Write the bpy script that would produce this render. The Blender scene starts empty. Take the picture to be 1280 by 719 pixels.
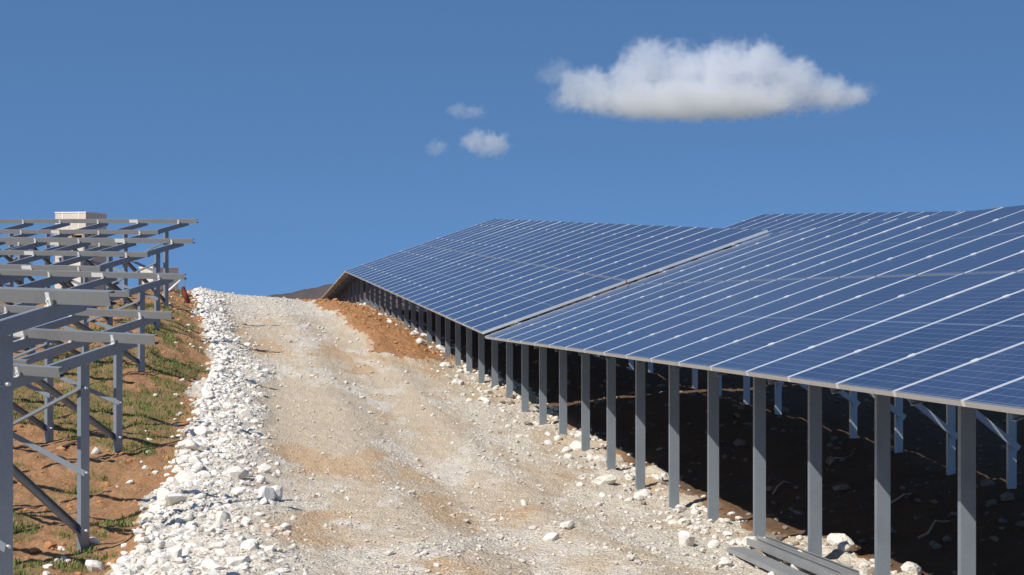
import bpy, bmesh, math, random
import numpy as np
from mathutils import Vector, Matrix
random.seed(7); RNG = np.random.default_rng(11)
S = bpy.context.scene; COL = S.collection
EYE = 2.0                      # camera height in world z; terrain heights are given relative to the eye

# ------------------------------------------------------------------ helpers
def link(name, me, mats, parent=None):
    o = bpy.data.objects.new(name, me); COL.objects.link(o)
    for m in (mats if isinstance(mats, (list, tuple)) else [mats]): me.materials.append(m)
    if parent is not None: adopt(o, parent)
    return o
def adopt(o, parent):
    w = o.matrix_basis.copy(); o.parent = parent
    o.matrix_basis = parent.matrix_basis.inverted() @ w
def tag(o, label=None, cat=None, group=None, kind=None):
    for k, v in (('label', label), ('category', cat), ('group', group), ('kind', kind)):
        if v: o[k] = v
    return o
def thing(name, loc, label, cat, group=None):
    o = bpy.data.objects.new(name, None); COL.objects.link(o); o.location = loc; o.empty_display_size = .2
    o.matrix_basis = Matrix.Translation(loc)
    return tag(o, label, cat, group)
def npmesh(name, verts, faces, smooth=False):
    me = bpy.data.meshes.new(name); verts = np.asarray(verts, np.float32); faces = np.asarray(faces, np.int32)
    n, k = faces.shape
    me.vertices.add(len(verts)); me.vertices.foreach_set('co', verts.ravel())
    me.loops.add(n*k); me.loops.foreach_set('vertex_index', faces.ravel())
    me.polygons.add(n); me.polygons.foreach_set('loop_start', np.arange(0, n*k, k, dtype=np.int32))
    me.polygons.foreach_set('use_smooth', np.full(n, smooth)); me.update(); me.validate(); return me
class MB:
    def __init__(s): s.v, s.f, s.m = [], [], []
    def box(s, M, x0, x1, y0, y1, z0, z1, mi=0):
        b = len(s.v)
        s.v += [M @ Vector(p) for p in ((x0,y0,z0),(x1,y0,z0),(x1,y1,z0),(x0,y1,z0),(x0,y0,z1),(x1,y0,z1),(x1,y1,z1),(x0,y1,z1))]
        for q in ((0,3,2,1),(4,5,6,7),(0,1,5,4),(1,2,6,5),(2,3,7,6),(3,0,4,7)): s.f.append([b+i for i in q]); s.m.append(mi)
        return s
    def prof(s, p0, p1, a, pts, mi=0):
        """extrude closed section pts (a,b) from p0 to p1; a = direction of the section's first axis"""
        p0, p1 = Vector(p0), Vector(p1); ax = (p1-p0).normalized(); a = Vector(a); a = (a-ax*a.dot(ax)).normalized(); bb = ax.cross(a)
        n = len(pts); b = len(s.v)
        for P in (p0, p1): s.v += [P+a*u+bb*w for u, w in pts]
        for i in range(n): j = (i+1) % n; s.f.append([b+i, b+j, b+n+j, b+n+i]); s.m.append(mi)
        s.f.append([b+i for i in reversed(range(n))]); s.f.append([b+n+i for i in range(n)]); s.m += [mi, mi]
        return s
    def chan(s, p0, p1, a, w, h, t=.005, lip=0.0):
        if lip: pts = [(0,-h/2),(w,-h/2),(w,-h/2+lip),(w-t,-h/2+lip),(w-t,-h/2+t),(t,-h/2+t),(t,h/2-t),(w-t,h/2-t),(w-t,h/2-lip),(w,h/2-lip),(w,h/2),(0,h/2)]
        else: pts = [(0,-h/2),(w,-h/2),(w,-h/2+t),(t,-h/2+t),(t,h/2-t),(w,h/2-t),(w,h/2),(0,h/2)]
        return s.prof(p0, p1, a, pts)
    def angle(s, p0, p1, a, w, t=.005): return s.prof(p0, p1, a, [(0,0),(w,0),(w,t),(t,t),(t,w),(0,w)])
    def flat(s, p0, p1, a, w, t=.006): return s.prof(p0, p1, a, [(-w/2,-t/2),(w/2,-t/2),(w/2,t/2),(-w/2,t/2)])
    def tube(s, pts, r, n=8):
        pts = [Vector(p) for p in pts]; b = len(s.v)
        for i, p in enumerate(pts):
            d = (pts[min(i+1, len(pts)-1)]-pts[max(i-1, 0)]).normalized(); u = d.orthogonal().normalized() if abs(d.z) > .9 else d.cross(Vector((0,0,1))).normalized(); w = d.cross(u)
            rr = r[i] if isinstance(r, (list, tuple)) else r
            s.v += [p+(u*math.cos(k*2*math.pi/n)+w*math.sin(k*2*math.pi/n))*rr for k in range(n)]
        for i in range(len(pts)-1):
            for k in range(n): j = (k+1) % n; s.f.append([b+i*n+k, b+i*n+j, b+(i+1)*n+j, b+(i+1)*n+k]); s.m.append(0)
        s.f.append([b+k for k in reversed(range(n))]); s.f.append([b+(len(pts)-1)*n+k for k in range(n)]); s.m += [0, 0]
        return s
    def mesh(s, name, smooth=False):
        me = bpy.data.meshes.new(name); me.from_pydata([tuple(v) for v in s.v], [], s.f)
        me.polygons.foreach_set('material_index', s.m); me.polygons.foreach_set('use_smooth', [smooth]*len(s.f)); me.update()
        bm = bmesh.new(); bm.from_mesh(me); bmesh.ops.recalc_face_normals(bm, faces=bm.faces); bm.to_mesh(me); bm.free()
        return me
    def build(s, name, mats, parent=None, smooth=False): return link(name, s.mesh(name, smooth), mats, parent)

# ------------------------------------------------------------------ numpy noise
def _h(ix, iy, seed):
    n = (ix.astype(np.int64)*374761393 + iy.astype(np.int64)*668265263 + seed*974711) & 0x7fffffff
    n = ((n ^ (n >> 13)) * 1274126177) & 0x7fffffff
    return ((n ^ (n >> 16)) & 0xffff) / 65535.0
def vn(x, y, seed=0):
    ix, iy = np.floor(x), np.floor(y); fx, fy = x-ix, y-iy
    fx = fx*fx*fx*(fx*(fx*6-15)+10); fy = fy*fy*fy*(fy*(fy*6-15)+10); ix = ix.astype(np.int64); iy = iy.astype(np.int64)
    a, b, c, d = _h(ix,iy,seed), _h(ix+1,iy,seed), _h(ix,iy+1,seed), _h(ix+1,iy+1,seed)
    return a+(b-a)*fx+(c-a)*fy+(a-b-c+d)*fx*fy
def fbm(x, y, seed=0, oct=4, gain=.5):
    t = 0; amp = 1; tot = 0
    for o in range(oct):
        c, s_ = math.cos(.5+o), math.sin(.5+o)
        t = t+amp*vn((x*c-y*s_)*2**o, (x*s_+y*c)*2**o, seed+o*17); tot += amp; amp *= gain
    return t/tot
sst = lambda a, b, x: (lambda t: t*t*(3-2*t))(np.clip((x-a)/(b-a), 0, 1))

# ------------------------------------------------------------------ terrain (X right, Y away, heights relative to the eye)
LEFT = [(-60,-2.4),(0,-2.3),(10,-2.3),(16.8,-2.24),(19.5,-2.08),(22.4,-1.87),(25,-1.56),(28,-1.2),(31,-.9),(33.6,-.68),(39.2,-.36),(46,-.13),(52,-.08),(60,-.13),(75,-.9),(100,-3),(200,-12),(600,-45),(7000,-90)]
MID = [(-60,-1.9),(0,-1.72),(8,-1.86),(14,-1.98),(20,-1.96),(25,-1.7),(30,-1.42),(35,-1.12),(40,-.83),(45,-.6),(50,-.4),(55,-.26),(60,-.2),(65,-.26),(75,-.8),(100,-3),(200,-12),(600,-45),(7000,-90)]
MIDR = [p for p in MID if p[0] < 50 or p[0] > 80]+[(50,-.44),(55,-.34),(60,-.33),(65,-.5),(75,-1.2)]; MIDR.sort()
RIDGE = [(-60,-1.9),(0,-1.8),(11,-1.88),(14,-1.97),(18.2,-2.04),(21,-1.93),(25.3,-1.74),(28,-1.56),(32,-1.33),(35.4,-1.11),(37.7,-.94),(41,-.78),(43.9,-.66),(47.8,-.52),(53,-.46),(57,-.52),(65,-.95),(75,-1.7),(100,-3.5),(200,-12),(600,-45),(7000,-90)]
POSTL = [(-60,-1.9),(0,-1.8),(11,-1.88),(14,-1.97),(18.2,-2.05),(21,-1.93),(25.3,-1.76),(28,-1.6),(32,-1.45),(35.4,-1.3),(41,-1.0),(47.8,-.72),(53,-.62),(57,-.66),(65,-1.1),(75,-1.8),(100,-3.8),(200,-12),(600,-45),(7000,-90)]
REAR = [(-60,-1.8),(0,-1.8),(14,-1.82),(18,-1.78),(20,-1.69),(25,-1.55),(30,-1.42),(35,-1.3),(41,-1.0),(47.8,-.8),(53,-.75),(57,-.8),(65,-1.2),(75,-1.9),(100,-3.8),(200,-12),(600,-45),(7000,-90)]
CROW = [(-60,-2.2),(0,-1.6),(20,-1.4),(28,-1.25),(37.8,-1.12),(49,-.95),(57,-.9),(65,-1.3),(75,-2),(100,-4),(200,-12),(600,-45),(7000,-90)]
NODES = [(-14,LEFT),(-4,LEFT),(-1.0,LEFT),(.5,MID),(2.2,MIDR),(3.4,RIDGE),(4.4,POSTL),(7.0,REAR),(11.5,CROW),(30,CROW)]
def base_h(s, Y):
    cols = [np.interp(Y, [p[0] for p in pr], [p[1] for p in pr]) for _, pr in NODES]
    out = cols[0].copy()
    for (a, _), (b, _), ca, cb in zip(NODES[:-1], NODES[1:], cols[:-1], cols[1:]):
        t = np.clip((s-a)/(b-a), 0, 1); t = .5*t+.5*t*t*(3-2*t)
        out = np.where(s >= a, ca+(cb-ca)*t, out)
    return out
EDGE = [(-60,-1.2),(10,-1.0),(16,-.72),(21,-.42),(27,-.15),(32,.02),(38,-.22),(52,-.5),(75,-.6),(120,-.6)]
edge_l = lambda Y: np.interp(Y, [p[0] for p in EDGE], [p[1] for p in EDGE])
BANDW = [(10,1.5),(16,1.1),(21,.9),(27,.75),(40,.7),(60,.7)]
band_w = lambda Y: np.interp(Y, [p[0] for p in BANDW], [p[1] for p in BANDW])
def mound(s, Y): return sst(2.55,3.0,s+.5*(fbm(s*1.6,Y*.6,5,3)-.5)+.012*(Y-45))*sst(4.7,4.2,s)*sst(32.5,35.5,Y+2*(fbm(s*2,Y*.7,6,2)-.5))*sst(70,60,Y)
def masks(s, Y):
    e = edge_l(Y); w = band_w(Y)
    jit = .55*(fbm(s*1.3,Y*.5,21,3)-.5)+.25*(vn(s*5,Y*2.4,22)-.5)
    road = (s+jit > e) & (s < 4.15+.42*sst(34,30,Y)+.5*(fbm(s*2,Y*.8,23,2)-.5)) & (Y < 100)
    md = mound(s, Y)
    road &= md+.5*(vn(s*8,Y*4,24)-.5)+.3*(vn(s*19,Y*11,26)-.5) < .45
    d = s-e
    berm = sst(-.15,.15,d)*sst(w*1.35,w*.6,d+.6*(fbm(s*1.7,Y*.8,31,3)-.5))
    a = fbm(s*1.25,Y*.33,41,4,.6); b = fbm(s*3.2,Y*1.1,42,3)
    white = np.clip(sst(.42,.64,.6*a+.4*b)*.72+berm, 0, 1)
    white = np.maximum(white, .75*sst(3.2,3.9,s)*sst(34,28,Y)*sst(.4,.55,b)); white = np.maximum(white, .7*sst(38,48,Y))
    o = fbm(s*1.0+3,Y*.42,51,4,.55)
    track = np.exp(-((s-2.35-.25*(fbm(Y*.2,Y*0,53,2)-.5))/.42)**2)+.45*np.exp(-((s-.95)/.3)**2)
    orange = sst(.52,.74,o+.14*track)*(1-.9*berm)*(1-.55*sst(38,48,Y)); orange = orange*(1-.75*white*sst(.45,.6,b))
    orange = np.maximum(orange, .9*sst(.02,.4,md))
    g = fbm(s*.9,Y*.55,61,4,.6); gg = fbm(s*4,Y*2,62,2)
    grass = sst(.48,.60,.7*g+.3*gg+.06*np.exp(-((Y-27)/4.5)**2)+.05*sst(19,14,Y))*sst(-.12,-.5,d-.2)
    return road, berm, white, orange, grass, md
def height(s, Y, detail=True):
    h = base_h(s, Y)
    if not detail: return h
    road, berm, white, orange, grass, md = masks(s, Y)
    nr = ((Y > -5) & (Y < 120))*1.0; d = s-edge_l(Y)
    soft = sst(-.5,.2,d)*sst(4.4,3.6,s)
    h = h+nr*(.10*(fbm(s*.8,Y*.5,71,3)-.5)*(1-.3*soft))
    soil = (1-soft)
    h = h+nr*soil*(.12*(fbm(s*2.2,Y*1.5,72,3)-.5)+.055*(fbm(s*7,Y*5,73,3)-.5)+.022*(vn(s*26,Y*19,74)-.5))
    h = h+nr*soft*(.035*(fbm(s*3,Y*2,75,3)-.5)+.03*(fbm(s*11,Y*8,76,2)-.5)+.012*(vn(s*35,Y*24,77)-.5)*(.4+white))
    h = h+nr*soft*(-.05*np.exp(-((s-2.35)/.35)**2)-.03*np.exp(-((s-.95)/.3)**2)+.035*np.exp(-((s-1.7)/.3)**2)+.04*np.exp(-((s-2.95)/.25)**2))*sst(60,45,Y)
    h = h+nr*berm*(.09+.10*(fbm(s*5,Y*4,78,3)-.5))
    h = h+nr*md*(.06+.12*(fbm(s*4,Y*3,79,3)-.5)+.05*(vn(s*14,Y*10,80)-.5))
    return h
SK = .15
def XY(s, Y): return s-SK*np.minimum(Y, 130), Y
def gz(x, y, detail=True):
    """world ground height under (x, y)"""
    s = np.atleast_1d(np.asarray(x, float))+SK*np.minimum(np.atleast_1d(np.asarray(y, float)), 130); Y = np.atleast_1d(np.asarray(y, float))
    r = height(s, Y, detail)+EYE
    return float(r[0]) if r.size == 1 else r

# ------------------------------------------------------------------ materials
class NT:
    def __init__(s, name, world=False):
        s.m = bpy.data.materials.new(name); s.m.use_nodes = True; s.t = s.m.node_tree; s.t.nodes.clear(); s.out = s.n('ShaderNodeOutputMaterial')
    def n(s, typ, **kw):
        nd = s.t.nodes.new(typ)
        for k, v in kw.items():
            if k.startswith('i_'):
                key = k[2:]; key = int(key) if key.isdigit() else key.replace('_', ' ')
                s.put(nd.inputs[key], v)
            else: setattr(nd, k, v)
        return nd
    def put(s, sock, v):
        if isinstance(v, bpy.types.NodeSocket): s.t.links.new(v, sock)
        elif isinstance(v, bpy.types.Node): s.t.links.new(v.outputs[0], sock)
        else: sock.default_value = v
    def math(s, op, a, b=0.0, c=None, clamp=False):
        nd = s.n('ShaderNodeMath', operation=op, use_clamp=clamp); s.put(nd.inputs[0], a); s.put(nd.inputs[1], b)
        if c is not None: s.put(nd.inputs[2], c)
        return nd.outputs[0]
    def mix(s, f, a, b, typ='MIX'):
        nd = s.n('ShaderNodeMix', data_type='RGBA', blend_type=typ); s.put(nd.inputs[0], f)
        for k, v in ((6, a), (7, b)): s.put(nd.inputs[k], (*v, 1) if isinstance(v, tuple) and len(v) == 3 else v)
        return nd.outputs[2]
    def noise(s, vec, scale, detail=3, rough=.55, dist=0):
        return s.n('ShaderNodeTexNoise', i_Vector=vec, i_Scale=scale, i_Detail=detail, i_Roughness=rough, i_Distortion=dist).outputs[0]
    def vor(s, vec, scale, feature='F1'): return s.n('ShaderNodeTexVoronoi', feature=feature, i_Vector=vec, i_Scale=scale)
    def ramp(s, f, a, b): return s.n('ShaderNodeMapRange', interpolation_type='SMOOTHSTEP', i_0=f, i_1=a, i_2=b).outputs[0]
    def attr(s, name): return s.n('ShaderNodeAttribute', attribute_name=name).outputs['Fac']
    def obj(s): return s.n('ShaderNodeTexCoord').outputs['Object']
    def bump(s, h, dist, strength=1.0): return s.n('ShaderNodeBump', i_Height=h, i_Distance=dist, i_Strength=strength).outputs[0]
    def bsdf(s, color, rough=.9, metal=0.0, normal=None, spec=.3, **kw):
        b = s.n('ShaderNodeBsdfPrincipled'); s.put(b.inputs['Base Color'], (*color, 1) if isinstance(color, tuple) and len(color) == 3 else color)
        s.put(b.inputs['Roughness'], rough); s.put(b.inputs['Metallic'], metal); s.put(b.inputs['Specular IOR Level'], spec)
        if normal is not None: s.put(b.inputs['Normal'], normal)
        for k, v in kw.items(): s.put(b.inputs[k], v)
        s.t.links.new(b.outputs[0], s.out.inputs[0]); return s.m

def mat_road():
    t = NT('crushed_limestone'); p = t.obj()
    f1 = t.noise(p, 45, 4, .65); f2 = t.noise(p, 160, 2, .6); f3 = t.noise(p, 9, 4, .6)
    v = t.vor(p, 38); v2 = t.vor(p, 95)
    w = t.ramp(t.math('ADD', t.attr('white'), t.math('MULTIPLY_ADD', f3, 1.3, -.65)), .15, 1.0)
    o = t.ramp(t.math('ADD', t.attr('orange'), t.math('MULTIPLY_ADD', f3, .9, -.45)), .2, .9)
    tan = t.mix(f1, (.45,.35,.24), (.58,.48,.355))
    org = t.mix(f1, (.44,.28,.155), (.55,.40,.25))
    stone = t.mix(v.outputs['Color'], (.55,.485,.395), (.68,.63,.55)); 
    c = t.mix(o, tan, org); c = t.mix(w, c, stone)
    cell = t.n('ShaderNodeSeparateColor', i_0=v2.outputs['Color']).outputs[0]
    c = t.mix(t.math('MULTIPLY', t.ramp(cell, .86, .96), .55), c, (.62,.59,.54))
    c = t.mix(t.math('MULTIPLY', t.ramp(cell, .09, .03), .65), c, (.19,.14,.10))
    c = t.mix(t.math('MULTIPLY', t.ramp(f2, .55, .8), .5), c, t.mix(.5, c, (.2,.15,.1)))
    hh = t.math('ADD', t.math('MULTIPLY', v.outputs['Distance'], -.9), t.math('ADD', t.math('MULTIPLY', f1, .9), t.math('MULTIPLY', v2.outputs['Distance'], -.4)))
    return t.bsdf(c, .95, 0, t.bump(hh, .018, 1.0), .15)
def mat_ground():
    t = NT('clay_soil'); p = t.obj()
    f1 = t.noise(p, 30, 5, .65); f2 = t.noise(p, 1.6, 4, .6); f3 = t.noise(p, 120, 2); f4 = t.noise(p, 7, 4, .65)
    c = t.mix(t.ramp(f2, .35, .65), (.35,.155,.062), (.46,.245,.12)); c = t.mix(t.math('MULTIPLY', f4, .8), c, (.40,.25,.14))
    c = t.mix(t.math('MULTIPLY', t.ramp(f1, .48, .7), .8), c, (.20,.09,.036)); c = t.mix(t.math('MULTIPLY', t.ramp(f1, .5, .3), .5), c, (.46,.32,.19))
    c = t.mix(t.math('MULTIPLY', t.attr('mound'), .6), c, t.mix(f1, (.36,.165,.062), (.49,.255,.115)))
    g = t.ramp(t.math('ADD', t.attr('grass'), t.math('MULTIPLY_ADD', f4, 2.4, -1.2)), .3, .9)
    c = t.mix(t.math('MULTIPLY', g, .55), c, t.mix(f1, (.085,.095,.028), (.23,.195,.085)))
    far = t.math('MULTIPLY', t.attr('rocky'), t.ramp(f4, .45, .6)); c = t.mix(far, c, t.mix(f1, (.2,.15,.11), (.42,.37,.31)))
    c = t.mix(t.math('MULTIPLY', t.attr('painted_shade'), .78), c, t.mix(f1, (.05,.032,.022), (.13,.085,.055)))  # soil colour darkened under the panel rows, shade painted into it
    c = t.mix(t.attr('far'), c, t.mix(f2, (.10,.10,.055), (.17,.15,.09)))
    hh = t.math('ADD', f1, t.math('MULTIPLY', f3, .35))
    return t.bsdf(c, .96, 0, t.bump(hh, .03, 1.0), .1)
def mat_rock(name, c0, c1, stain, bscale=14, k=1.0, bd=.012):
    t = NT(name); p = t.obj(); r = t.n('ShaderNodeObjectInfo').outputs['Random']
    f = t.noise(p, bscale, 5, .65); g = t.noise(p, 4*k, 3)
    c = t.mix(f, c0, c1); c = t.mix(t.math('MULTIPLY', t.ramp(g, .56, .75), .55), c, stain)
    c = t.mix(t.math('MULTIPLY', r, .3), c, tuple(x*.75 for x in c0))
    return t.bsdf(c, .92, 0, t.bump(t.math('ADD', f, t.noise(p, 60*k, 3)), bd), .2)
def mat_steel(name, col=(.46,.48,.5), rough=.42, metal=.75):
    t = NT(name); p = t.obj()
    v = t.n('ShaderNodeSeparateColor', i_0=t.vor(p, 70).outputs['Color']).outputs[0]; f = t.noise(p, 3.5, 4, .6)
    c = t.mix(t.math('MULTIPLY', v, .35), col, tuple(x*.78 for x in col)); c = t.mix(t.math('MULTIPLY', t.ramp(f, .45, .75), .5), c, tuple(x*.7 for x in col))
    r = t.math('ADD', t.math('MULTIPLY_ADD', v, .14, rough-.07), t.math('MULTIPLY_ADD', f, .16, -.08))
    return t.bsdf(c, r, metal, None, .5)
def mat_panel():
    t = NT('polycrystalline_cells'); p = t.obj(); sp = t.n('ShaderNodeSeparateXYZ', i_0=p)
    W, Lp = .993, 2.095
    def lines(x, n0, n1, cnt, half):
        u = t.math('FRACT', t.math('MULTIPLY', t.math('SUBTRACT', x, n0), cnt/(n1-n0))); d = t.math('ABSOLUTE', t.math('SUBTRACT', u, .5))
        return t.math('GREATER_THAN', d, .5-half*cnt/(n1-n0))
    lx = lines(sp.outputs[0], .02, W-.02, 6, .0022)
    ya = lines(sp.outputs[1], .028, Lp/2-.009, 12, .0022); yb = lines(sp.outputs[1], Lp/2+.009, Lp-.028, 12, .0022)
    hi = t.math('GREATER_THAN', sp.outputs[1], Lp/2); ly = t.math('ADD', t.math('MULTIPLY', hi, yb), t.math('MULTIPLY', t.math('SUBTRACT', 1.0, hi), ya))
    mid = t.math('LESS_THAN', t.math('ABSOLUTE', t.math('SUBTRACT', sp.outputs[1], Lp/2)), .005)
    ex = t.math('GREATER_THAN', t.math('ABSOLUTE', t.math('SUBTRACT', sp.outputs[0], W/2)), W/2-.021)
    ends = t.math('GREATER_THAN', t.math('ABSOLUTE', t.math('SUBTRACT', sp.outputs[1], Lp/2)), Lp/2-.012)
    grid = t.math('MAXIMUM', lx, ly); bright = t.math('MAXIMUM', mid, ex)
    bus = lines(sp.outputs[0], .02, W-.02, 30, .0007)
    r = t.n('ShaderNodeObjectInfo').outputs['Random']; f = t.noise(p, 14, 2); vv = t.n('ShaderNodeSeparateColor', i_0=t.vor(p, 60).outputs['Color']).outputs[0]
    cell = t.mix(t.math('MULTIPLY_ADD', vv, .4, t.math('MULTIPLY', r, .8)), (.012,.021,.058), (.024,.038,.092))
    c = t.mix(t.math('MULTIPLY', bus, .35), cell, (.2,.24,.32)); c = t.mix(t.math('MULTIPLY', grid, .6), c, (.22,.27,.38)); c = t.mix(t.math('MULTIPLY', mid, .32), c, (.36,.42,.52)); c = t.mix(t.math('MULTIPLY', ends, .3), c, (.40,.44,.50)); c = t.mix(ex, c, (.5,.53,.58))
    dust = t.noise(p, 2.2, 4, .6); c = t.mix(t.math('MULTIPLY', t.ramp(dust, .35, .8), .05), c, (.45,.38,.3))
    return t.bsdf(c, t.math('MULTIPLY_ADD', dust, .12, .12), 0, None, .35)
def plain(name, col, rough=.7, metal=0.0, var=.25, scale=8, spec=.3, bump=0):
    t = NT(name); p = t.obj(); f = t.noise(p, scale, 4, .6)
    c = t.mix(f, tuple(x*(1-var) for x in col), tuple(min(1, x*(1+var)) for x in col))
    return t.bsdf(c, rough, metal, t.bump(f, bump) if bump else None, spec)
M_ROAD, M_GROUND = mat_road(), mat_ground()
M_ROCK = mat_rock('white_limestone', (.59,.545,.48), (.79,.755,.70), (.58,.46,.32))
M_BOULDER = mat_rock('white_limestone_block', (.58,.535,.47), (.79,.755,.70), (.54,.42,.29), 3.2, .22, .0035)
M_GRAVEL = mat_rock('limestone_gravel', (.46,.40,.33), (.70,.66,.60), (.40,.29,.18), 9)
M_SHADEROCK = mat_rock('shade_darkened_limestone', (.19,.15,.115), (.31,.265,.22), (.18,.11,.06), 9)  # limestone darkened in its colour to deepen the shade under the panels
M_CLOD = plain('clay_clods', (.40,.19,.078), .95, 0, .3, 20)
M_STEEL3 = plain('bright_galvanised_steel', (.56,.60,.64), .42, .5, .12, 30, .5); M_STEEL = mat_steel('galvanised_steel', (.265,.305,.35), .42, .4); M_STEEL2 = mat_steel('galvanised_purlin', (.235,.24,.24), .46, .3)
M_DARKSTEEL = mat_steel('galvanised_post', (.215,.245,.27), .45, .25)
M_ALU = plain('anodised_aluminium', (.86,.86,.85), .36, .6, .06, 5, .5)
M_ALU2 = plain('brushed_aluminium', (.50,.485,.46), .5, .45, .08, 5, .4)
M_CLAMP = plain('bright_aluminium', (.82,.82,.80), .35, .4, .05, 5, .5)
M_CELL = mat_panel(); M_BACK = plain('backsheet', (.30,.27,.24), .6, 0, .08)
M_GRASS = plain('grass_blades', (.10,.155,.03), .75, 0, .45, 3)
M_DRYGRASS = plain('dry_grass_blades', (.30,.25,.12), .8, 0, .35, 3)

# ------------------------------------------------------------------ ground and road (one height field, split into two sheets)
def axis(parts):
    out = []
    for a, b, f in parts:
        x = a
        while x < b-1e-6: out.append(x); x += f(x) if callable(f) else f
    return np.array(out+[parts[-1][1]])
Ys = axis([(-60,0,6),(0,9,.6),(9,90,lambda y: max(.032, 1.5e-4*y*y)),(90,130,4),(130,600,lambda y: y*.12),(600,7000,lambda y: y*.2)])
Ss = axis([(-4000,-200,lambda x: -x*.22),(-200,-12,lambda x: max(-x*.12,.6)),(-12,-5,.12),(-5,-2.2,.05),(-2.2,4.8,.021),(4.8,9,.06),(9,14,.15),(14,60,lambda x: x*.07),(60,4000,lambda x: x*.2)])
sg, yg = np.meshgrid(Ss, Ys); zg = height(sg, yg)+EYE; xg, _ = XY(sg, yg)
road, berm, white, orange, grass, md = masks(sg, yg)
rocky = sst(3.6,4.2,sg)*sst(5.2,4.6,sg)*sst(70,60,yg)*.8
ny, nx = sg.shape; V = np.stack([xg, yg, zg], -1).reshape(-1, 3)
idx = np.arange(ny*nx).reshape(ny, nx); Q = np.stack([idx[:-1,:-1], idx[:-1,1:], idx[1:,1:], idx[1:,:-1]], -1).reshape(-1, 4)
isr = road.ravel()[Q].sum(1) >= 2
for nm, sel, mat, attrs in (('ground', ~isr, M_GROUND, dict(grass=grass, mound=md, rocky=rocky, painted_shade=sst(4.4,4.8,sg+.5*(fbm(sg*2,yg,25,2)-.5))*sst(13,11,sg)*sst(72,66,yg), far=sst(90,160,np.abs(yg)+np.abs(sg)))), ('road', isr, M_ROAD, dict(white=white, orange=orange))):
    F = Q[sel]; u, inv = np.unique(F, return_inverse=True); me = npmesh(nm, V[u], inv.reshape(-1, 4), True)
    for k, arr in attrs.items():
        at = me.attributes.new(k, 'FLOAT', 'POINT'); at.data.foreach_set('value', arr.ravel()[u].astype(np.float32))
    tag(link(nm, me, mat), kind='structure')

# ------------------------------------------------------------------ stones
def rock_mesh(name, seed, sub=2, flat=.75):
    bm = bmesh.new(); bmesh.ops.create_icosphere(bm, subdivisions=sub, radius=1); r = random.Random(seed)
    planes = [(Vector((r.gauss(0,1), r.gauss(0,1), r.gauss(0,1))).normalized(), r.uniform(.42,.8)) for _ in range(11)]
    for v in bm.verts:
        for n, d in planes:
            e = v.co.dot(n)-d
            if e > 0: v.co -= n*e
        v.co += Vector((r.gauss(0,1), r.gauss(0,1), r.gauss(0,1)))*.008
        v.co.z *= flat
    me = bpy.data.meshes.new(name); bm.to_mesh(me); bm.free(); return me
ROCKS = [rock_mesh('rock', 100+i, 2 if i < 4 else 2, .55+.03*i) for i in range(14)]
for m in ROCKS: m.materials.append(M_BOULDER)
def rock(x, y, r, label, group=None, sink=.25, name='rock', tilt=.5):
    o = bpy.data.objects.new(name, random.choice(ROCKS)); COL.objects.link(o)
    sc = [r*random.uniform(.8,1.25) for _ in range(3)]; o.scale = sc
    o.rotation_euler = (random.uniform(-tilt,tilt), random.uniform(-tilt,tilt), random.uniform(0,6.28))
    o.location = (x, y, gz(x, y)+r*(.62-sink)); return tag(o, label, 'rock', group)
def px(x, y, Y):  # a photograph pixel at a chosen distance -> world
    return Vector(((x-640)/2500*Y, Y, EYE+(359.5-y)/2500*Y))
def on_ground(x, y):   # distance at which the ray through a pixel meets the (smooth) ground
    Yv = np.linspace(9, 75, 3000); h = base_h((x-640)/2500*Yv+SK*Yv, Yv); ray = (359.5-y)/2500*Yv
    k = np.argmax(ray < h); return Yv[k]
# single rocks that the eye picks out
for (x, y, r, lab) in ((116,688,.085,'white rock leaning on the foot of the post beside the road rocks'),
                       (119,570,.07,'lone white rock in the grass behind the near steel posts'),
                       (655,633,.05,'small white rock alone in the middle of the road'),
                       (689,674,.075,'left rock of the white pair on the road'), (709,666,.075,'right rock of the white pair on the road'),
                       (857,684,.10,'white rock on the road near the pile of steel channels'),
                       (798,627,.07,'square pale rock at the foot of a shaded panel post'),
                       (122,714,.10,'flat white rock at the bottom left on bare soil')):
    Y = on_ground(x, y); rock((x-640)/2500*Y, Y, r, lab, sink=.3)
N = 0; placed = []
cand = sorted(((lambda Y: (Y, random.random()))(9.5+46*random.random()**1.7) for _ in range(5600)))
BIG = []
for Y, q in cand:
    e = float(edge_l(np.array(Y))); w = float(band_w(np.array(Y)))
    s = e+.05+abs(random.gauss(0, .40))*w if q > .03 else e-random.random()**2*.6
    r = random.lognormvariate(math.log(.038), .56)*(1.2 if s < e+.35*w else .8); r = min(r, .115)*float(np.interp(Y, [22,34], [1,.72]))
    if s < e: r = min(r, .035)
    x = s-SK*Y
    if any((x-a)**2+((Y-b)*.8)**2 < (.66*(r+c))**2 for a, b, c in placed[-220:]): continue
    placed.append((x, Y, r))
placed_sorted = sorted(placed, key=lambda p: -p[2]/p[1])
for x, Y, r in placed_sorted[:290]:
    rock(x, Y, r, 'rough white limestone rock in the heap lining the left side of the road', 'white rocks lining the left edge of the road', sink=random.uniform(.25,.6), name='limestone_rock')
REST = placed_sorted[290:]
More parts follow.
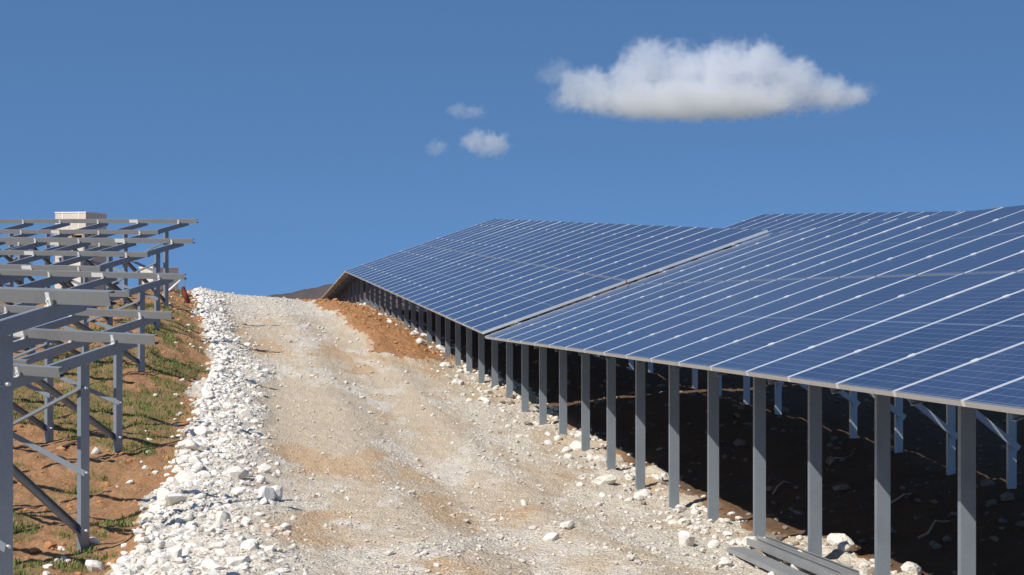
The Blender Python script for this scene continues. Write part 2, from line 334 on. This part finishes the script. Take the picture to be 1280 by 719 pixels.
def scatter(name, pts, mat, label, cat, base, flat=.7, smooth=False, sink=.3, jit=.18):
    """many small lumps as one mesh; pts = array of x, y, r"""
    bm = bmesh.new(); bmesh.ops.create_icosphere(bm, subdivisions=base, radius=1)
    bv = np.array([v.co for v in bm.verts]); bf = np.array([[v.index for v in f.verts] for f in bm.faces]); bm.free()
    n, k = len(pts), len(bv); pts = np.asarray(pts, float)
    vs = bv[None]*(1+jit*RNG.standard_normal((n, k, 1)))
    vs = vs*np.stack([RNG.uniform(.75,1.35,n), RNG.uniform(.7,1.2,n), RNG.uniform(.8,1.1,n)*flat], -1)[:, None]
    a = RNG.uniform(0, 6.28, n); tl = RNG.uniform(-.5,.5,n); ca, sa, ct, st = np.cos(a)[:,None], np.sin(a)[:,None], np.cos(tl)[:,None], np.sin(tl)[:,None]
    X, Yy, Z = vs[...,0], vs[...,1], vs[...,2]; X, Z = X*ct-Z*st, X*st+Z*ct; X, Yy = X*ca-Yy*sa, X*sa+Yy*ca
    r = pts[:,2:3]; g = gz(pts[:,0], pts[:,1])
    vv = np.stack([X*r+pts[:,0:1], Yy*r+pts[:,1:2], Z*r+(g[:,None]+r*(.6-sink))], -1).reshape(-1, 3)
    ff = (bf[None]+(np.arange(n)*k)[:,None,None]).reshape(-1, 3)
    o = link(name, npmesh(name, vv, ff, smooth), mat); tag(o, label, cat, kind='stuff'); return o
scatter('limestone_rubble', REST, M_ROCK, 'smaller white limestone rubble among the rocks along the road edge', 'rubble', 2, .7, False, .45, .1)
def sample(n, f, smin, smax, ymin, ymax, p=1.6):
    Y = ymin+(ymax-ymin)*RNG.random(n)**p; s = RNG.uniform(smin, smax, n); keep = RNG.random(n) < f(s, Y); s, Y = s[keep], Y[keep]; return s-SK*Y, Y
def f_gravel(s, Y):
    rd, be, wh, og, gr, m_ = masks(s, Y); return np.where(rd, 0.10+.55*wh*vn(s*2.6,Y*1.4,91)+.8*be, 0)
x, y = sample(66000, f_gravel, -1.4, 4.4, 9.5, 62, 1.5)
r = np.clip(RNG.lognormal(math.log(.0085), .55, len(x)), .004, .035)*(1+.25*y/30)
scatter('gravel', np.stack([x, y, r], -1), M_GRAVEL, 'loose pale gravel strewn over the track', 'gravel', 1, .7, False, .25, .16)
def f_shade(s, Y): return .25+.6*vn(s*2,Y*1.2,95)
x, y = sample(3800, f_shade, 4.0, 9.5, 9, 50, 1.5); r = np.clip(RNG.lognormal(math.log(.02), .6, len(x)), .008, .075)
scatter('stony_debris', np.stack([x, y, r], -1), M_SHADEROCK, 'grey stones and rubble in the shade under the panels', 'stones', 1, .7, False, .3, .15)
def f_post(s, Y): return sst(3.5,4.1,s)*.9
x, y = sample(1900, f_post, 3.4, 4.7, 10, 60, 1.4); r = np.clip(RNG.lognormal(math.log(.02), .65, len(x)), .008, .1)
scatter('pale_rubble', np.stack([x, y, r], -1), M_ROCK, 'pale broken stones along the line of panel posts', 'rubble', 2, .7, False, .35, .09)
def f_clod(s, Y):
    rd, be, wh, og, gr, m_ = masks(s, Y); return np.where(rd, 0, np.maximum(m_*.9, .6*(s < 0)*(1-gr)*vn(s*2,Y*1.5,97)))
x, y = sample(26000, f_clod, -7, 4.3, 9.5, 66, 1.2); r = np.clip(RNG.lognormal(math.log(.012), .6, len(x)), .006, .07)*(1+.3*y/40)
scatter('soil_clods', np.stack([x, y, r], -1), M_CLOD, 'crumbly orange clay clods on the bare soil', 'soil', 1, .7, False, .35, .15)
# ------------------------------------------------------------------ grass (stuff)
def grass_mesh(name, x, y, mat, label, hmin, hmax, nb):
    n = len(x); x = np.repeat(x, nb)+RNG.normal(0,.035,n*nb); y = np.repeat(y, nb)+RNG.normal(0,.045,n*nb); g = gz(x, y)-.006; m = len(x)
    h = RNG.uniform(hmin, hmax, m); a = RNG.uniform(0,6.28,m); l = RNG.uniform(.1,1.0,m)*h; w = RNG.uniform(.0025,.005,m); b = a+RNG.normal(0,.4,m)
    dx, dy = np.cos(a), np.sin(a); wx, wy = -np.sin(b)*w, np.cos(b)*w
    p = np.stack([np.stack([x-wx,y-wy,g],-1), np.stack([x+wx,y+wy,g],-1), np.stack([x+dx*l*.4+wx*.8,y+dy*l*.4+wy*.8,g+h*.65],-1), np.stack([x+dx*l*.4-wx*.8,y+dy*l*.4-wy*.8,g+h*.65],-1),
                  np.stack([x+dx*l+wx*.1,y+dy*l+wy*.1,g+h],-1), np.stack([x+dx*l-wx*.1,y+dy*l-wy*.1,g+h],-1)], 1).reshape(-1, 3)
    base = (np.arange(m)*6)[:,None]; f = np.concatenate([base+np.array([0,1,2,3]), base+np.array([3,2,4,5])])
    tag(link(name, npmesh(name, p, f), mat), label, 'grass', kind='stuff')
def f_grass(s, Y):
    rd, be, wh, og, gr, m_ = masks(s, Y); return np.where(rd, 0, gr*(.25+vn(s*3,Y*2,99)))
x, y = sample(30000, f_grass, -7.5, .2, 10, 56, 1.2); grass_mesh('grass', x, y, M_GRASS, 'short green grass in patches on the clay soil', .018, .07, 9)
x, y = sample(9000, lambda s, Y: np.where(masks(s, Y)[0], 0, .1+masks(s, Y)[4]), -7.5, .2, 10, 56, 1.2); grass_mesh('dry_grass', x, y, M_DRYGRASS, 'dry straw coloured grass between the green patches', .015, .06, 6)

# ------------------------------------------------------------------ solar tables
TAN = .156; PW, PL, GAP = .993, 2.095, .024; TILT = math.radians(19.4); FT = math.sqrt(1+TAN*TAN)
def panel_meshes():
    I = Matrix(); fr = MB()
    fr.box(I,0,.017,0,PL,-.035,0).box(I,PW-.017,PW,0,PL,-.035,0).box(I,.017,PW-.017,0,.007,-.035,-.006,1).box(I,.017,PW-.017,PL-.007,PL,-.035,-.006,1)
    gl = MB().box(I,.017,PW-.017,.0005,PL-.0005,-.0058,-.002)
    me = gl.mesh('solar_panel'); me.materials.append(M_CELL); me.materials.append(M_BACK)
    for p in me.polygons: p.material_index = 1 if p.normal.z < -.5 else 0
    f = fr.mesh('frame'); f.materials.append(M_ALU); f.materials.append(M_ALU2)
    c = MB().box(I,-.019,.005,-.02,.02,.001,.005).box(I,-.014,-.004,-.03,.03,-.03,.001).mesh('clamp'); c.materials.append(M_CLAMP)
    jb = MB().box(I,PW/2-.06,PW/2+.06,PL/2-.04,PL/2+.04,-.032,-.0105).mesh('junction_box'); jb.materials.append(plain('black_plastic', (.02,.02,.02), .5))
    return me, f, c, jb
PM, FM, CM, JM = panel_meshes()
def solar_table(label, Lf, Y0, n, H0, dH, posts_end=None, detail=True, Lp=.52, Lr=3.2, post_off=.0):
    """n columns from row distance Y0 (far end) towards the camera; front edge height H0 at Y0, changing dH per metre of Y"""
    r = Vector((-TAN, 1, dH)).normalized(); hp = Vector((1, TAN, 0))/FT; u = hp*math.cos(TILT)+Vector((0,0,math.sin(TILT)))
    u = (u-r*u.dot(r)).normalized(); nn = u.cross(r); xl = -r
    P = lambda Y, v=0.0, w=0.0: Vector((Lf-TAN*Y, Y, EYE+H0+dH*(Y-Y0)))+u*v+nn*w
    root = thing('solar_table', P(Y0-n/2, 2.1, -1.2), label, 'solar panels', 'panel tables on steel posts')
    stepY = 1.0/FT
    def child(name, me, M, parent):
        o = bpy.data.objects.new(name, me); COL.objects.link(o); o.matrix_basis = M; adopt(o, parent); return o
    R3 = Matrix((xl, u, nn)).transposed().to_4x4()
    for i in range(n):
        for j in range(2):
            M = Matrix.Translation(P(Y0-i*stepY, j*(PL+GAP)+.012, random.uniform(-.0005,.0005))) @ R3 @ Matrix.Rotation(random.uniform(-.0015,.0015), 4, 'X') @ Matrix.Rotation(random.uniform(-.0006,.0006), 4, 'Y')
            p = child('solar_panel', PM, M, root); q = child('frame', FM, M, root); q.parent = p; q.matrix_basis = Matrix()
            for yy in (.50, 1.58):
                c = bpy.data.objects.new('clamp', CM); COL.objects.link(c); c.parent = p; c.matrix_basis = Matrix.Translation((0, yy, 0))
            c = bpy.data.objects.new('junction_box', JM); COL.objects.link(c); c.parent = p
    Yn = Y0-n*stepY
    for v in (.50, 1.58, PL+GAP+.50, PL+GAP+1.58):
        MB().chan(P(Y0+.05, v, -.037), P(Yn-.05, v, -.037), nn*-1, .07, .045, .004, .012).build('purlin', M_STEEL2, root)
    ang = Vector((0,0,1)); k = 0; Y = Y0-.12-post_off
    while Y > Yn+.05:
        vf, vr = Lp/math.cos(TILT), Lr/math.cos(TILT)
        a0, a1 = P(Y, .16, -.108), P(Y, 2*PL-.1, -.108)
        MB().chan(a0, a1, r*-1, .05, .09).build('rafter', M_STEEL, root)
        for v, wd, hname in ((vf, .090, 0), (vr, .075, 1)):
            top = P(Y, v, -.13)-r*.006; b = Vector((top.x, top.y, gz(top.x, top.y)-.25)); mb = MB()
            mb.chan(b+r*.056, top+r*.056, r, .048, wd, .005, .014)
            mb.build('post', M_DARKSTEEL if hname == 0 else M_STEEL3, root)
        b0 = P(Y, vr, 0); gzr = gz(b0.x, b0.y); e0 = Vector((b0.x, b0.y, gzr+.42))-r*.058; e1 = P(Y, 1.75, -.15)-r*.058
        MB().chan(e0+(e0-e1).normalized()*.08, e1, r, .03, .055, .004).build('brace', M_STEEL3, root)
        Y -= 1.427/FT; k += 1
    return root
solar_table('long blue panel table nearest the camera, its low edge on the row of tall posts', 3.805, 26.81, 22, -.657, -.0053, post_off=-.07)
solar_table('blue panel table climbing the hill behind the nearest one', 3.805, 52.75, 26, .435, .0405, post_off=.55)
solar_table('panel table dipping over the crest, brown underside showing', 3.805, 66.7, 14, -.60, -.0742)
solar_table('far panel table in the next row, only its top strip showing on the skyline', 10.85, 52.4, 46, .54, .032)  # near columns are unseen, row extended to block low sky light from the right

# ------------------------------------------------------------------ unfinished mounting frames on the left
NV = Vector((.616,.788,0)); PV = Vector((.788,-.616,-.02)).normalized(); SL = .24
ORD = ('nearest', 'second', 'third', 'fourth', 'fifth', 'farthest')
LABF = ('nearest bare steel frame at the left edge, its purlin cutting across all the others',
        'bare steel frame whose end post stands beside the road rocks, second from the front',
        'bare steel frame third from the front, its foot on grassy soil',
        'bare steel frame fourth from the front, just left of the rocky bend',
        'bare steel frame fifth from the front, standing before the far crates',
        'farthest bare steel frame, its top purlin crossing the sky and the tallest crate')
END = [(16,158,372,11.2),(112,195,424,16.8),(153.5,213,394,22.4),(181.5,230,345.5,28.0),(200.5,239.5,301,33.6),(211,242.5,276,39.2)]
for k, (xp, xe, ye, Yp) in enumerate(END):
    px_ = (xp-640)/2500*Yp; foot = Vector((px_, Yp, gz(px_, Yp, False)))
    top0 = foot+NV*.3; pe = top0+PV*.49; zt = EYE+(359.5-ye)/2500*pe.y     # height of the upper purlin's axis
    root = thing('mounting_frame', foot, LABF[k], 'steel frame', 'bare mounting frames left of the road')
    def A(d, f, w=0.0):    # point on the rafter axis of frame f, d metres upslope of the post
        b = foot+NV*d-PV*(1.2*f); return Vector((b.x, b.y, zt+SL*(d-.3)-PV.z*0-.02*0+(-PV.z)*0+1.2*f*.02-.085+w))
    nf = 8; rax = (A(.5,0)-A(-2.6,0)).normalized(); nrm = Vector((-rax.x*rax.z, -rax.y*rax.z, rax.x**2+rax.y**2)).normalized()
    for f in range(nf):
        MB().chan(A(-2.7,f), A(.52,f), PV*-1, .05, .09, .005, .012).build('rafter', M_STEEL, root)
        b = A(0,f); g = gz(b.x, b.y)
        MB().chan(Vector((b.x, b.y, g-.3))-PV*.056, Vector((b.x, b.y, b.z-.02))-PV*.056, PV*-1, .05, .092, .005, .014).build('post', M_STEEL, root)
        e1 = A(-1.35,f,-.06)-PV*.11; e0 = Vector((b.x, b.y, g+.13))-PV*.11
        MB().chan(e0+(e0-e1).normalized()*.05, e1, PV, .045, .065, .004).build('leg', M_STEEL, root)
        for d in (.3,-.7,-1.7):
            c = A(d,f); M = Matrix.Translation(c) @ Matrix((PV, rax, nrm)).transposed().to_4x4()
            MB().box(M,-.012,.022,-.062,-.034,.046,.052).box(M,-.012,.022,-.040,-.034,.052,.125).box(M,0,.012,-.056,-.040,.07,.085).build('clamp', M_CLAMP, root)
        if f in (0, 1, 3, 5):
            b2 = A(0,f+1); g2 = gz(b2.x, b2.y); hh, h2 = b.z-g, b2.z-g2
            off = NV*-.052
            MB().flat(Vector((b.x,b.y,g+hh*.40))+off, Vector((b2.x,b2.y,g2+h2*.60))+off, Vector((0,0,1)), .05, .005).build('tie', M_STEEL, root)
            off = NV*-.058
            MB().angle(Vector((b.x,b.y,g+hh*.84))+off, Vector((b2.x,b2.y,g2+h2*.54))+off, NV*-1, .035, .004).build('tie', M_STEEL, root)
    if k < 3:
        for f in range(3):
            b = A(0,f); g = gz(b.x, b.y); hh = b.z-g
            for z_ in (b.z-.05, g+hh*.4, g+hh*.84, g+.16):
                q = Vector((b.x, b.y, z_)); MB().tube([q-PV*.07, q-PV*.04+PV*.012], .011, 6).build('bolt', M_CLAMP, root)
    for i, d in enumerate((.3,-.7,-1.7)):
        a, b = A(d,0)+PV*.49, A(d,nf-1)-PV*.4
        MB().chan(a+nrm*.087, b+nrm*.087, rax, .045, .08, .004, .014).build('purlin', M_STEEL2, root)
        sp = A(d,1+i % 2)-PV*.15
        MB().box(Matrix.Translation(sp) @ Matrix((PV, rax, nrm)).transposed().to_4x4(),-.12,.12,-.006,-.002,.055,.12).build('splice_plate', M_CLAMP, root)

# ------------------------------------------------------------------ crates of modules beyond the frames
def mat_crate():
    t = NT('crate_cardboard'); p = t.obj(); sp = t.n('ShaderNodeSeparateXYZ', i_0=p); f = t.noise(p, 6, 4)
    c = t.mix(f, (.47,.41,.34), (.64,.58,.51)); w = t.math('GREATER_THAN', t.noise(p, 11, 2), .6); c = t.mix(t.math('MULTIPLY', w, .4), c, (.66,.62,.56))
    return t.bsdf(c, .8)
M_CRATE = mat_crate(); M_WRAP = plain('white_wrap', (.74,.72,.68), .5, 0, .12, 14); M_WOOD = plain('pallet_wood', (.42,.31,.19), .85, 0, .35, 20)
def crate(x, Y, yaw, w, d, h, n, label):
    X = (x-640)/2500*Y; root = thing('crate_stack', (X, Y, gz(X, Y, False)-.05), label, 'crates', 'crate stacks at the crest')
    z = gz(X, Y, False)-.05; M0 = Matrix.Translation((X, Y, 0)) @ Matrix.Rotation(yaw, 4, 'Z')
    for i in range(n):
        pl = MB()
        for k in range(5): pl.box(M0,-w/2,w/2,-d/2+k*(d-.1)/4,-d/2+k*(d-.1)/4+.1,z+.1,z+.125)
        for sx in (-w/2,-.05,w/2-.1): pl.box(M0,sx,sx+.1,-d/2,d/2,z,z+.098)
        pl.build('pallet', M_WOOD, root)
        j = random.uniform(-.02,.02); Mb = M0 @ Matrix.Translation((j, -j, 0))
        MB().box(Mb,-w/2+.02,w/2-.02,-d/2+.02,d/2-.02,z+.127,z+h-.03).build('box', M_CRATE, root)
        lid = MB().box(Mb,-w/2+.01,w/2-.01,-d/2+.01,d/2-.01,z+h-.028,z+h-.004)
        lid.build('lid', M_WRAP, root)
        for q in (-.25,.25): MB().box(Mb,q*w-.012,q*w+.012,-d/2+.015,d/2-.015,z+.13,z+h-.001).build('strap', M_WRAP, root)
        z += h
crate(101,46.5,math.radians(-16),.82,1.05,.64,3,'tallest pale crate stack rising above the far frame')
crate(107,44.3,math.radians(-42),.52,.66,.5,2,'crate stack in front of the tallest one, half hidden by purlins')
crate(198,47.2,math.radians(-45),.63,.76,.66,1,'low crate beside the end posts at the crest of the road')

# ------------------------------------------------------------------ small things
def gpt(x, y, dz=0.0):
    Y = on_ground(x, y); X = (x-640)/2500*Y; return Vector((X, Y, gz(X, Y)+dz))
# white pipe leaning on the end of a purlin
a = gpt(203,369); b = px(226,350,a.y+.3)
tag(MB().tube([a+(b-a)*t for t in (0,.5,1)], .022, 10).build('plastic_pipe', plain('white_plastic', (.8,.8,.78), .4, 0, .05), smooth=True), 'thin white plastic pipe slanting up by the low crate', 'pipe')
# stake with dark red cloth
p = gpt(231,377); st = thing('marker_stake', p, 'thin stake with a dark red cloth at its foot beside the white rocks', 'stake')
MB().tube([p+Vector((0,0,-.1)), p+Vector((0,.01,.62))], .011, 8).build('stake', M_DARKSTEEL, st)
cl = MB(); n = 9
for i in range(n):
    t = i/(n-1); z = .34-.36*t; cx = -.05+.13*t
    ww = .032+.025*math.sin(t*2.6); cl.v += [p+Vector((cx-ww, -.03+.03*math.sin(t*9), z)), p+Vector((cx, -.075+.02*math.sin(t*7), z-.01)), p+Vector((cx+ww, -.03+.02*math.sin(t*8+1), z+.012)), p+Vector((cx, .012, z))]
for i in range(n-1):
    for k in range(4): cl.f.append([4*i+k, 4*i+(k+1) % 4, 4*i+4+(k+1) % 4, 4*i+4+k]); cl.m.append(0)
cl.f += [[3,2,1,0], [4*n-4+k for k in range(4)]]; cl.m += [0,0]
cl.build('cloth', plain('dark_red_cloth', (.17,.035,.025), .9, 0, .3, 12), st, True)
# pale board on the ground at left
a, b = gpt(74,562,.015), gpt(95,555,.03)
bd = MB().prof(a, b, Vector((.3,1,.1)), [(-.04,-.01),(.04,-.01),(.04,.01),(-.04,.01)])
tag(bd.build('board', plain('pale_wood', (.45,.36,.25), .8, 0, .2, 25)), 'short pale wooden board lying in the grass at left', 'board')
# spare steel channels lying by the posts
M_STEEL4 = mat_steel('weathered_galvanised', (.34,.345,.34), .5, .35)
def lay(x0, y0, x1, y1, ext, fn, dz, label, mat=M_STEEL4):
    a, b = gpt(x0, y0), gpt(x1, y1); d = (b-a).normalized(); b = b+d*ext; a.z = gz(a.x, a.y, False)+dz; b.z = gz(b.x, b.y, False)+dz
    mb = MB(); fn(mb, a, b); tag(mb.build('steel_channel', mat), label, 'channel', 'spare steel channels lying at the foot of the posts')
lay(920,696,975,722,.5, lambda m, a, b: m.chan(a, b, Vector((0,0,-1)), .035, .135, .005), .07, 'wide flat steel channel, left of the three lying by the posts')
lay(940,690,1012,722,.6, lambda m, a, b: m.chan(a, b, Vector((0,0,1)), .05, .085, .005, .012), .055, 'open steel channel in the middle of the three lying by the posts')
lay(952,686,1034,720,.6, lambda m, a, b: m.chan(a, b, Vector((0,0,1)), .05, .07, .005, .012), .05, 'narrow steel channel closest to the post feet')
# pale roots and twigs on the shaded ground
TW = ('curved dry twig in the shade between the last two posts in view', 'dry twig in the shade behind the pile of channels', 'dry twig in the shade nearest the bottom of the view', 'farthest dry twig in the shade, by the rear posts')
M_TWIG = plain('dry_twig', (.42,.33,.22), .9, 0, .3, 10)
for i, (x0, y0, x1, y1) in enumerate(((1112,632,1150,618),(968,618,990,600),(1150,672,1195,655),(1035,580,1062,570))):
    a, b = gpt(x0, y0), gpt(x1, y1); pts = []
    for k in range(6):
        q = a+(b-a)*(k/5)+Vector((random.uniform(-.02,.02), random.uniform(-.05,.05), 0)); q.z = gz(q.x, q.y)+.015+.03*math.sin(k*.9); pts.append(q)
    tag(MB().tube(pts, [.011,.01,.009,.008,.006,.003], 6).build('twig', M_TWIG, smooth=True), TW[i], 'twig', 'twigs under the panels')

# ------------------------------------------------------------------ far wooded hill
def hill():
    x = np.linspace(-700, 900, 260); y = np.linspace(1500, 2300, 60); X, Y = np.meshgrid(x, y)
    rise = np.interp(X, [-700,-300,-230,-178,-150,-120,-60,60,300,900], [-60,-40,-13,-3.5,2,7,12,18,26,10])
    prof = sst(1500,1620,Y)*sst(2300,1900,Y)
    Z = -60+(rise+60)*prof+5*(fbm(X*.02,Y*.02,7,4)-.5)+2.2*(vn(X*.25,Y*.25,8)-.5)
    V = np.stack([X, Y, Z+EYE], -1).reshape(-1, 3); i = np.arange(X.size).reshape(X.shape)
    F = np.stack([i[:-1,:-1], i[:-1,1:], i[1:,1:], i[1:,:-1]], -1).reshape(-1, 4)
    t = NT('bare_woodland'); p = t.obj(); c = t.mix(t.noise(p, .12, 4), (.06,.052,.054), (.10,.08,.074)); m = t.bsdf(c, 1, spec=.05)
    tag(link('hills', npmesh('hills', V, F, True), m), kind='structure')
hill()

# ------------------------------------------------------------------ clouds: real volumes 2.5 km out (1 photo pixel = 1 m there)
CD = 2500
def cloud(label, blobs, dens, nscale, thr, base=None):
    c0 = np.mean([(b[0], b[1]) for b in blobs], 0); origin = Vector((c0[0]-640, CD, EYE+359.5-c0[1]))
    B = [((b[0]-c0[0], 0.0 if len(b) < 5 else b[4], c0[1]-b[1]), (b[2], b[2]*.75, b[3])) for b in blobs]
    bm = bmesh.new()
    for c, r in B:
        bmesh.ops.create_icosphere(bm, subdivisions=3, radius=1, matrix=Matrix.Translation(c) @ Matrix.Diagonal((*[q*1.12 for q in r], 1)))
    me = bpy.data.meshes.new('cloud'); bm.to_mesh(me); bm.free(); tmp = bpy.data.objects.new('tmp', me); COL.objects.link(tmp)
    md_ = tmp.modifiers.new('r', 'REMESH'); md_.mode = 'VOXEL'; md_.voxel_size = max(2.0, min(b[3] for b in blobs)/5)
    me2 = bpy.data.meshes.new_from_object(tmp.evaluated_get(bpy.context.evaluated_depsgraph_get())); bpy.data.objects.remove(tmp)
    t = NT('cloud_vapour'); p = t.obj(); sh = None
    warp = t.n('ShaderNodeTexNoise', i_Vector=p, i_Scale=nscale*.6, i_Detail=3.0).outputs['Color']
    wv = t.n('ShaderNodeVectorMath', operation='MULTIPLY_ADD', i_0=warp, i_1=(18,18,14), i_2=(-9,-9,-7)); pp = t.n('ShaderNodeVectorMath', operation='ADD', i_0=p, i_1=wv).outputs[0]
    for c, r in B:
        a = t.n('ShaderNodeVectorMath', operation='SUBTRACT', i_0=pp, i_1=c).outputs[0]; a = t.n('ShaderNodeVectorMath', operation='DIVIDE', i_0=a, i_1=r).outputs[0]
        l = t.n('ShaderNodeVectorMath', operation='LENGTH', i_0=a).outputs['Value']; v = t.math('SUBTRACT', 1.0, l)
        if sh is None: sh = v
        else: sh = t.math('SMOOTH_MAX', sh, v, .12)
    nz = t.noise(p, nscale, 8, .62, .4); n2 = t.noise(p, nscale*4.5, 5, .6); d = t.math('ADD', sh, t.math('MULTIPLY_ADD', nz, 1.5, -.75-thr)); d = t.math('ADD', d, t.math('MULTIPLY_ADD', n2, 1.0, -.5))
    d = t.ramp(d, .02, .5)
    if base is not None:
        zz = t.n('ShaderNodeSeparateXYZ', i_0=pp).outputs[2]; d = t.math('MULTIPLY', d, t.ramp(zz, c0[1]-base-8, c0[1]-base+14))
    v = t.n('ShaderNodeVolumePrincipled', i_Color=(.94,.945,.955,1), i_Anisotropy=.2); t.put(v.inputs['Density'], t.math('MULTIPLY', d, dens))
    t.t.links.new(v.outputs[0], t.out.inputs['Volume'])
    o = link('cloud', me2, t.m); o.location = origin; tag(o, label, 'cloud', 'clouds in the blue sky')
    return o
cloud('large white cloud with a flat grey base, high at right', [(744,116,42,34),(790,110,46,40),(810,80,40,38),(850,95,60,44),(905,90,65,46),(945,84,56,44),(985,105,50,40),(1030,117,48,28),(1052,121,34,18),(870,126,160,28),(722,108,30,26)], .033, .026, .0, 150)
wp = cloud('', [(694,92,34,20),(706,122,28,26),(1076,117,30,17)], .010, .045, .12)
wp.name = 'wisp'; big = bpy.data.objects['cloud']; wp.parent = big; wp.location = wp.location-big.location
for k_ in ('label', 'category', 'group'):
    if k_ in wp: del wp[k_]
cloud('small round cloud, largest of the wisps left of the big one', [(596,176,24,18),(616,180,26,20)], .035, .035, .05)
cloud('faint tiny cloud scrap low beside the small round cloud', [(547,184,19,13)], .02, .04, .1)
cloud('faint cloud wisp just above the small round cloud', [(574,138,20,12),(592,140,20,11)], .018, .04, .1)

# ------------------------------------------------------------------ light, sky, camera
sun_dir = Vector((-.69,-.75,1.0)).normalized(); el = math.asin(sun_dir.z)
w = bpy.data.worlds.new('World'); S.world = w; w.use_nodes = True; nt = w.node_tree; nt.nodes.clear()
sky = nt.nodes.new('ShaderNodeTexSky'); sky.sky_type = 'NISHITA'; sky.sun_disc = False; sky.sun_elevation = el
sky.sun_rotation = math.atan2(sun_dir.x, sun_dir.y); sky.altitude = 900; sky.air_density = 1.0; sky.dust_density = .7; sky.ozone_density = 3.0
tc = nt.nodes.new('ShaderNodeTexCoord'); mp = nt.nodes.new('ShaderNodeVectorMath'); mp.operation = 'MULTIPLY_ADD'; mp.inputs[1].default_value = (1,1,1.55); mp.inputs[2].default_value = (0,0,.40)
bg = nt.nodes.new('ShaderNodeBackground'); bg.inputs[1].default_value = .127; ow = nt.nodes.new('ShaderNodeOutputWorld')
nt.links.new(tc.outputs['Generated'], mp.inputs[0]); nt.links.new(mp.outputs[0], sky.inputs[0]); gn = nt.nodes.new('ShaderNodeVectorMath'); gn.operation = 'MULTIPLY'; gn.inputs[1].default_value = (.81,1.055,1.15)
nt.links.new(sky.outputs[0], gn.inputs[0]); nt.links.new(gn.outputs[0], bg.inputs[0]); nt.links.new(bg.outputs[0], ow.inputs[0])
L = bpy.data.lights.new('sun', 'SUN'); L.energy = 5.0; L.angle = math.radians(.53); L.color = (1.0,.955,.88)
lo = bpy.data.objects.new('sun', L); COL.objects.link(lo); lo.rotation_euler = sun_dir.to_track_quat('Z', 'Y').to_euler()
cam = bpy.data.cameras.new('camera'); cam.sensor_width = 36; cam.lens = 2500/1280*36; cam.clip_end = 20000; cam.clip_start = .1
co = bpy.data.objects.new('camera', cam); COL.objects.link(co); co.location = (0,0,EYE); co.rotation_euler = (math.radians(90),0,0); S.camera = co
S.view_settings.view_transform = 'Standard'; S.view_settings.look = 'None'; S.view_settings.exposure = .22; S.view_settings.gamma = 1; S.view_settings.use_curve_mapping = False
S.cycles.volume_bounces = 6; S.cycles.max_bounces = 10; S.cycles.volume_step_rate = .15; S.cycles.volume_max_steps = 1024; S.cycles.use_denoising = True
